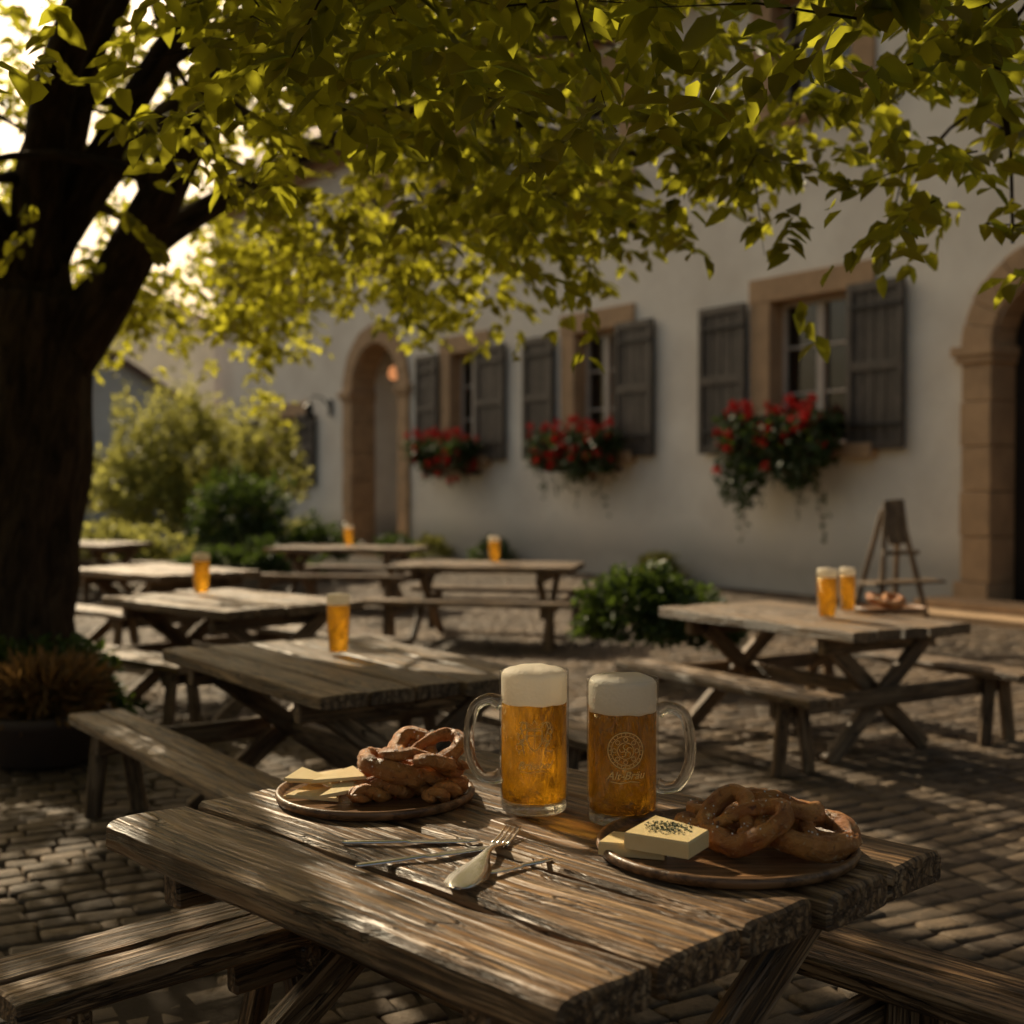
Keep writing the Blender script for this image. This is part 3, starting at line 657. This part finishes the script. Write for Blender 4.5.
for _ in range(420):
    a=random.gauss(0,.035);b=random.gauss(.01,.022)
    if abs(a)>.05 or abs(b)>.033: continue
    q=rot([(a,b)],-.32,*hc)[0]; zz=ZP+.03+.0345+(q[0]-hc[0])*.05+(q[1]-hc[1])*.14; s_=random.uniform(.001,.0026)
    mb.add([(q[0]+s_*random.uniform(-2,2),q[1]+s_*random.uniform(-2,2),zz+random.uniform(0,.003)) for _ in range(4)],[(0,1,2),(0,2,3),(0,1,3),(1,2,3)],'herb')
mb.build('herbs',e)
for (x,y,dz,L,rr,rz,bd,ti) in ((-.27,3.17,.0,.27,.021,.5,.03,0),(-.22,3.28,.0,.24,.02,.8,-.02,0),(-.30,3.33,.0,.26,.02,.35,.03,0),(-.34,3.20,.0,.2,.018,1.0,.02,0),(-.17,3.20,.0,.2,.018,1.1,-.02,0),(-.21,3.22,.036,.22,.019,.35,-.02,.1)):
    e=empty('bread_twist'); mb=MB(); twist(mb,x,y,ZP+dz,L,rr,rz,bd,ti); mb.build('dough',e)
pretzel(-.29,3.25,ZP+.034,.088,math.radians(16),0,math.radians(40),1.15)
pretzel(-.215,3.28,ZP+.055,.085,math.radians(30),0,math.radians(-20),1.15)
pretzel(-.235,3.20,ZP+.048,.08,math.radians(22),0,math.radians(150),1.15)
e=empty('cheese'); mb=MB()
for i,(x,y,a) in enumerate(((-.52,3.25,.3),(-.48,3.19,-.3),(-.45,3.28,.9),(-.50,3.30,-.1),(-.42,3.16,.4),(-.47,3.23,1.5),(-.51,3.21,2.4),(-.43,3.21,.1))):
    slab(mb,rot([(-.07,-.045),(.065,-.03),(.03,.055)],a,x,y),ZP+.002+.007*i,.008,(.06*(i%3-1),.12))
mb.build('cheese_slices',e)
plate(2.38,8.1,.23); 
pretzel(2.36,8.1,ZP,.11,.3,0,.4,1,False)
# cutlery
ZT=.7535
def knife(a,b,wd=.015):
    a=Vector((*a,ZT+.003));b=Vector((*b,ZT+.003)); u=(b-a).normalized(); v=Vector((-u.y,u.x,0)); L=(b-a).length; mb=MB()
    prof=[(0,.35),(.02,.75),(.2,.9),(.4,.65),(.46,.5),(.5,.95),(.7,1.15),(.9,1.05),(.97,.6),(1,.1)]
    vs=[];fs=[]
    for (t,w_) in prof:
        th=.004 if t<.47 else .0016
        for sg,zz in((-1,0),(-.55,th),(.55,th),(1,0),(.5,-th*.6),(-.5,-th*.6)): vs.append(a+u*L*t+v*wd*w_*sg+Vector((0,0,zz)))
    n=len(prof)
    for i in range(n-1):
        for j in range(6): k_=(j+1)%6; fs.append((i*6+j,i*6+k_,(i+1)*6+k_,(i+1)*6+j))
    fs+=[tuple(range(6)),tuple((n-1)*6+j for j in range(6))]
    mb.add(vs,fs,'steel',None,True); mb.build('table_knife')
def fork(a,b):
    a=Vector((*a,ZT));b=Vector((*b,ZT)); u=(b-a).normalized(); v=Vector((-u.y,u.x,0)); L=(b-a).length; mb=MB()
    prof=[(0,.5),(.02,1.3),(.08,2.0),(.18,2.2),(.28,1.9),(.38,1.1),(.46,.6),(.54,.42),(.62,.5),(.68,.95),(.74,1.15)]
    vs=[];fs=[]
    for (t,w_) in prof:
        zc=.004+.014*math.exp(-((t-.52)/.16)**2)
        for sg,zz in((-1,.001),(-.5,.0028),(.5,.0028),(1,.001),(.5,-.001),(-.5,-.001)): vs.append(a+u*L*t+v*.019*w_*sg+Vector((0,0,zc+zz)))
    n=len(prof)
    for i in range(n-1):
        for j in range(6): k_=(j+1)%6; fs.append((i*6+j,i*6+k_,(i+1)*6+k_,(i+1)*6+j))
    fs+=[tuple(range(6)),tuple((n-1)*6+j for j in range(6))]
    mb.add(vs,fs,'steel',None,True)
    for q in(-1,-.34,.34,1):
        pts=[a+u*L*t+v*.0175*q*(1-.05*(t-.76))+Vector((0,0,.006+.01*((t-.72)/.28)**2)) for t in(.71,.78,.86,.94,1.0)]
        tube(mb,pts,[.0038,.0036,.0032,.0026,.001],6,'steel')
    mb.build('fork')
knife((-.376,2.83),(-.07,2.845)); knife((-.325,2.655),(-.03,2.80)); fork((-.108,2.50),(.004,2.92)); knife((.085,2.70),(-.05,2.605),.011)

# ------------------------------------------------------------ easel
e=empty('wooden_easel_stand'); mb=MB(); c=(3.62,12.25); d_=(.9,.43); p_=(-.43,.9)
def EP(a,b,h): return (c[0]+d_[0]*a+p_[0]*b,c[1]+d_[1]*a+p_[1]*b,h)
for sg in(-1,1):
    plank(mb,EP(sg*.08,0,1.38),EP(sg*.33,-.22,0),(0,1,0),.05,.04,'bgwood'); plank(mb,EP(sg*.1,.02,1.3),EP(sg*.3,.3,0),(0,1,0),.05,.04,'bgwood')
plank(mb,EP(-.42,-.1,.62),EP(.46,-.1,.62),(0,0,1),.3,.03,'bgwood'); plank(mb,EP(-.22,-.12,.9),EP(.22,-.12,.9),(0,0,1),.06,.04,'bgwood')
plank(mb,EP(-.27,-.2,.25),EP(.27,-.2,.25),(0,0,1),.04,.04,'bgwood'); plank(mb,EP(0,-.1,.98),EP(0,-.02,1.4),(0,1,0),.2,.025,'bgwood'); mb.build('frame',e)

# ------------------------------------------------------------ tree
tree=empty('shade_tree'); mb=MB()
# leaves cut out along sun rays to put sun patches here: (point, radius)
GAPS=[((.05,3.1,.85),.18),((.05,3.1,1.05),.18),((.26,3.03,.85),.18),((.26,3.03,1.05),.18),((.15,2.9,.76),.15),((.27,2.74,.76),.16),
 ((.50,2.78,.8),.19),((.64,2.74,.8),.18),((.76,2.95,.76),.15),((.86,2.80,.76),.15),((-.30,3.25,.85),.19),((-.5,3.22,.8),.16),((-.15,3.38,.78),.14),
 ((-.04,2.74,.76),.16),((.06,2.62,.76),.15),((.17,2.48,.76),.14),((.30,2.34,.76),.13),((-.12,2.56,.76),.14),
 ((-.68,2.86,.76),.12),((-.52,2.68,.76),.13),((-.34,2.50,.76),.12),((-.16,2.32,.76),.13),((.02,2.16,.76),.11),
 ((.42,2.52,.76),.11),((.56,2.44,.76),.10),((.35,3.3,.76),.14),((.10,3.55,.76),.14)]
GAPS2=[((-1.0,6.3,.75),.2),((-.7,5.8,.75),.22),((-.35,5.6,.75),.18),((-.5,6.4,.75),.16),((1.5,8.2,.75),.22),((1.8,7.8,.75),.22),((2.1,7.5,.75),.2),((2.3,8.0,.75),.22),
 ((1.7,3.8,0),.2),((1.95,3.5,0),.18),((2.2,4.2,0),.22),((1.5,4.5,0),.18),((2.4,5.2,0),.22),((.9,5.5,0),.2),((-1.3,4.1,0),.16),((-1.5,3.5,0),.14),((-1.1,4.7,.45),.16),((-2.0,5.0,0),.15),
 ((-2.3,8.8,.75),.28),((-1.6,9.1,.75),.28),((-3.6,12,.75),.32),((-3.0,12.2,.75),.32),((1.2,6.2,.45),.18),((.9,10.2,.6),.3),((1.35,3.1,.45),.13),((1.1,3.0,.45),.1),((-.95,3.05,.45),.1)]
def clear(pts,r=.12):
    for p in pts:
        for T,_ in GAPS:
            dv=p-Vector(T); q=dv.dot(S)
            if q>0 and (dv-S*q).length<r: return False
    return True
def limb(P,r0,r1,seg=14,amp=.25,n=6,fq=4):
    pts=catmull(P,n); m_=len(pts); rd=[r0+(r1-r0)*(i/(m_-1))**.8 for i in range(m_)]
    tube(mb,pts,rd,seg,'bark',amp,fq); return pts,rd
tp,tr_=limb([(-3.24,8.3,-.1),(-3.22,8.3,.12),(-3.2,8.3,.6),(-3.15,8.3,1.4),(-3.05,8.3,2.1),(-2.98,8.3,2.75)],.42,.30,28,.22,8)
for k_ in range(7):
    a=k_*.9+.3; limb([(-3.22+.25*math.cos(a),8.3+.25*math.sin(a),.45),(-3.22+.42*math.cos(a),8.3+.42*math.sin(a),.1),(-3.22+.7*math.cos(a),8.3+.7*math.sin(a),-.06)],.14,.05,8,.2,4)
limbs=[]
def L_(P,r0,r1): limbs.append(limb(P,r0,r1,14,.2,7))
L_([(-3.0,8.3,2.2),(-2.6,8.2,2.7),(-2.2,7.9,3.2),(-1.7,7.4,3.75),(-1.0,6.9,4.1),(-.2,6.3,4.5),(.6,5.6,4.7)],.2,.05)
L_([(-3.0,8.3,2.5),(-3.0,8.25,3.2),(-2.75,8.1,4.0),(-2.4,7.9,4.9),(-2.2,7.7,6.0)],.24,.07)
L_([(-3.05,8.3,2.4),(-3.4,8.3,3.1),(-3.75,8.1,4.0),(-4.1,8.0,5.2)],.2,.06)
L_([(-2.75,8.25,2.65),(-2.35,8.4,3.1),(-1.9,8.7,3.5),(-1.2,9.1,4.0),(-.5,9.3,4.2)],.13,.03)
L_([(-3.0,8.2,2.9),(-2.7,7.6,3.8),(-2.0,6.6,4.4),(-1.2,5.3,4.5),(-.3,4.3,4.5),(.9,3.7,4.3),(2.0,3.9,3.9)],.15,.03)
L_([(-2.95,8.25,3.0),(-2.3,7.9,3.9),(-1.5,7.5,4.7),(-.4,7.1,5.4)],.13,.03)
L_([(-3.2,8.2,3.0),(-3.5,7.4,3.9),(-3.6,6.3,4.5),(-3.3,5.0,4.8),(-2.6,3.8,4.9)],.14,.03)
L_([(-3.3,8.4,3.0),(-4.2,8.9,3.7),(-5.3,9.3,4.3),(-6.3,9.3,4.6)],.13,.03)
L_([(-2.9,8.4,3.2),(-2.4,8.9,4.1),(-1.8,9.6,4.9)],.12,.03)
L_([(-3.1,8.3,2.8),(-2.95,8.0,3.6),(-2.3,7.6,4.4),(-1.7,7.4,5.3)],.13,.04)
L_([(-1.7,7.4,3.75),(-1.3,7.0,3.5),(-.7,6.6,3.45),(0,6.3,3.3),(.6,6.1,3.1)],.06,.015)
L_([(.9,3.7,4.3),(1.3,4.1,3.8),(1.6,4.4,3.2),(1.75,4.55,2.75)],.035,.01)
for pts,rd in list(limbs):
    for q in range(7):
        i=random.randrange(len(pts)//3,len(pts)); p=pts[i]; dr=Vector((random.uniform(-1,1),random.uniform(-1,1),random.uniform(-.15,.8))).normalized(); Ln=random.uniform(.7,1.6)
        mid=p+dr*Ln*.5+Vector((0,0,random.uniform(-.05,.15))); end=p+dr*Ln+Vector((0,0,random.uniform(-.25,.1)))
        if clear([p.lerp(mid,t) for t in(.3,.6,1)]+[mid.lerp(end,t) for t in(.25,.5,.75,1)]): limb([p,mid,end],rd[i]*.5,.008,7,.15,3)
# crown
def xr(y): return np.interp(y,[1.8,3,4,5,6,7,8,9,10.5,12],[2.3,2.7,2.75,2.2,1.5,1.05,.6,0.1,-.8,-2.4])
NC=42000
cx=rng.uniform(-8.5,2.9,NC); cy=rng.uniform(1.8,13.2,NC); ch=rng.uniform(2.2,6.6,NC)
hb=2.72+.34*pn(cx,cy,0*cx,1.5,3.)+.16*pn(cx,cy,0*cx,4.1,5.)
hb+= -.42*np.exp(-((cx-1.6)**2+(cy-4.5)**2)/.12) -.25*np.exp(-((cx-.9)**2+(cy-4.9)**2)/.1)
ht=6.5-.09*((cx+2)**2+(cy-7.5)**2)*.65
jit=.25*pn(cx,cy,ch,2.6,8.)
dens=np.clip((6.0-cy)/3,0,1)*.32
ok=(cx<xr(cy)+jit)&(ch>hb)&(ch<ht)&(pn(cx,cy,ch,1.9,1.)+.45*pn(cx,cy,ch,4.6,2.)>-.03-dens)
low=np.exp(-(ch-hb)/1.1); ok&=rng.random(NC)<(.38+.62*low)
# the limbs near the trunk are bare on the yard side, foliage starts above them
bare=(cx<-.55-.13*cy+.2*jit)&(cx>-.45*cy-.4)&(cy<8.6)&(ch<2.15+.34*cy+.3*pn(cx,cy,ch,2.2,4.))
ok&=~(bare&(rng.random(NC)<.93))
cx,cy,ch=cx[ok],cy[ok],ch[ok]; nc=len(cx)
def openness(P):  # thinning pattern along the sun direction, shaped to throw dapples on the tables
    q=(P[:,2]-.85)/S.z; gx=P[:,0]-S.x*q; gy=P[:,1]-S.y*q
    u_=gx*.72+gy*.70; v_=-gx*.70+gy*.72
    pat=pn(u_*1.0,v_*1.0,0*u_,3.0,11.)+.6*pn(u_,v_,0*u_,7.3,4.)
    def el(x0,y0,a,b): return np.exp(-(((gx-x0)/a)**2+((gy-y0)/b)**2))
    near=.5*el(-.7,5.8,1.3,1.3)+.6*el(1.8,7.8,1.4,1.4)+.6*el(-2,9,1.5,1.5)+.6*el(-3.3,12,1.5,1.5)
    return pat-(.62-.62*near)
def ingap(Q,extra=0.0):
    m=np.zeros(len(Q),bool); Sv=np.array(S)
    for T,r in GAPS+GAPS2:
        dv=Q-np.array(T); q=dv@Sv; d2=(dv**2).sum(1)-q*q
        m|=(q>0)&(d2<(r+extra)**2)
    return m
nl=15; C=np.stack([cx,cy,ch],1)
tdir=unit(nc); tdir[:,2]=tdir[:,2]*.35-.35; tdir/=np.linalg.norm(tdir,axis=1,keepdims=True)
tl=rng.uniform(.25,.5,nc)
tg=ingap(C)|ingap(C+tdir*tl[:,None])|ingap(C+tdir*tl[:,None]*.5)|(openness(C)>-.15)
for i in range(0,nc):
    if ch[i]<4.2 and i%3==0 and not tg[i]:
        a=Vector(C[i]); b=a+Vector(tdir[i])*tl[i]; tube(mb,[a,(a+b)/2+Vector((0,0,.02)),b],[.004,.003,.001],3,'bark',cap=False)
s_=np.tile(np.linspace(0,1,nl),(nc,1)); P=C[:,None,:]+tdir[:,None,:]*(tl[:,None,None]*s_[:,:,None])
side=np.cross(tdir,np.array([0,0,1.])); side/=np.linalg.norm(side,axis=1,keepdims=True)+1e-9
sgn=np.where(np.arange(nl)%2==0,1,-1)[None,:,None]
D=tdir[:,None,:]*.6+side[:,None,:]*sgn*.85+rng.normal(0,.3,(nc,nl,3)); D[:,:,2]-=.3
P=(P+rng.normal(0,.015,P.shape)).reshape(-1,3); D=D.reshape(-1,3); m_=len(P)
Nn=np.array([0,0,1.])+unit(m_)*.75
Dn=D/np.linalg.norm(D,axis=1,keepdims=True)
gp=ingap(P+Dn*.05,rng.uniform(-.03,.03,m_))
keep=~(gp|((openness(P)>0)&(rng.random(m_)<.99))); P,D,Nn=P[keep],D[keep],Nn[keep]; m_=len(P); print('leaves',m_)
sz=rng.uniform(.075,.125,m_)
leaves('crown_leaves',P,D,Nn,sz,sz*.52,'leaf',tree)
mb.build('trunk_and_limbs',tree)

# ------------------------------------------------------------ shrubs and background
shrub('round_shrub',(1.05,10.2,.42),(.58,.5,.52),5200,.07,'shrub')
shrub('round_shrub',(1.5,10.6,.3),(.4,.4,.4),2500,.07,'shrub')
shrub('dark_shrub',(-4.35,20.5,.75),(.8,.8,1.1),3500,.11,'shrub',rag=.5)
shrub('dark_shrub',(-3.2,21.,.4),(.55,.5,.55),1600,.1,'shrub',rag=.5)
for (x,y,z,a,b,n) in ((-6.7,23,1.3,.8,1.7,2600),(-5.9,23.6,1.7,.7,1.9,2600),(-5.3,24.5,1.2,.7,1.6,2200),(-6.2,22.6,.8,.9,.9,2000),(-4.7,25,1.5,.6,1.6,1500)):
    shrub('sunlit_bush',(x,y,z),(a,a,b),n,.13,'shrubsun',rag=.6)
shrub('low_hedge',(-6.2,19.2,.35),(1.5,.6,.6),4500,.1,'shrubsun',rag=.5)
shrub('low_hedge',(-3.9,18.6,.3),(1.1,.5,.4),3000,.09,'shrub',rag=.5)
for i,(t,w_,r) in enumerate(((4.0,.35,.3),(7.6,.4,.35),(9.4,.35,.3),(10.3,.5,.35),(13.8,.6,.5),(15.5,.7,.6),(17.5,.8,.7))):
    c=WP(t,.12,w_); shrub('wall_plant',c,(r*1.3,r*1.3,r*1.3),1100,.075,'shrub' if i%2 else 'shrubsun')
e=empty('potted_plant'); mb=MB()
lathe(mb,[(.22,0),(.27,.02),(.34,.22),(.37,.24),(.37,.29),(.33,.29),(.31,.25),(0,.25)],-2.62,7.15,0,28,'clay'); mb.build('pot',e)
n=1500; a=rng.uniform(0,6.28,n); r=rng.uniform(0,.3,n); P=np.stack([-2.62+r*np.cos(a),7.15+r*np.sin(a),.27+rng.uniform(0,.22,n)],1)
D=np.stack([np.cos(a)*r*3,np.sin(a)*r*3,rng.uniform(-.3,1,n)],1)+unit(n)*.35; sz=rng.uniform(.1,.2,n); leaves('foliage',P,D,unit(n),sz,sz*.16,'drygrass',e)
shrub('underplanting',(-2.9,7.75,.2),(.6,.45,.45),2600,.08,'shrub')
def house(name,x,y,w,d,h,rh,rotz):
    e=empty(name); mb=MB(); R=Matrix.Rotation(rotz,3,'Z')
    def T(a,b,c): q=R@Vector((a,b,0)); return (x+q.x,y+q.y,c)
    def bx(a0,a1,b0,b1,c0,c1,key):
        vs=[T(a,b,c) for a in(a0,a1) for b in(b0,b1) for c in(c0,c1)]; mb.add(vs,[(0,1,3,2),(4,6,7,5),(0,4,5,1),(2,3,7,6),(0,2,6,4),(1,5,7,3)],key)
    W=w/2;Dd=d/2
    mb.add([T(-W,-Dd,0),T(W,-Dd,0),T(W,Dd,0),T(-W,Dd,0),T(-W,-Dd,h),T(W,-Dd,h),T(W,Dd,h),T(-W,Dd,h),T(0,-Dd,h+rh),T(0,Dd,h+rh)],[(0,1,5,8,4),(2,3,7,9,6),(1,2,6,5),(3,0,4,7)],'plaster')
    for sg in(-1,1):
        ov=.5; vs=[T(sg*(W+ov),-Dd-ov,h-rh*ov/W),T(0,-Dd-ov,h+rh),T(0,Dd+ov,h+rh),T(sg*(W+ov),Dd+ov,h-rh*ov/W)]
        vs+=[(a,b,c+.18) for a,b,c in vs]; mb.add(vs,[(0,1,2,3),(7,6,5,4),(0,4,5,1),(1,5,6,2),(2,6,7,3),(3,7,4,0)],'tile')
    for fl in range(int(h//2.7)):
        for i in range(3):
            xx=-W+w*(i+.5)/3; z0=1+fl*2.7
            bx(xx-.5,xx+.5,-Dd-.05,-Dd+.1,z0,z0+1.3,'doorw'); bx(xx-.62,xx+.62,-Dd-.12,-Dd-.0,z0-.12,z0,'stone'); bx(xx-.03,xx+.03,-Dd-.08,-Dd-.05,z0,z0+1.3,'whitepaint')
            for s2 in(-1,1): bx(xx+s2*.78-.22,xx+s2*.78+.22,-Dd-.08,-Dd-.01,z0,z0+1.3,'shutter')
    mb.build('house_body',e)
house('distant_house',-12.5,40,6,8,3.3,2.0,.25); house('distant_house',-22,42,9,8,3.6,3,-.2); house('distant_house',-15.5,58,13,8,6.4,3,.1)
for i in range(9):
    shrub('distant_tree',(-46+i*6+random.uniform(-2,2),85+random.uniform(-8,8),4),(5,4,5+random.uniform(0,3)),2600,.8,'shrubsun' if i%2 else 'shrub')
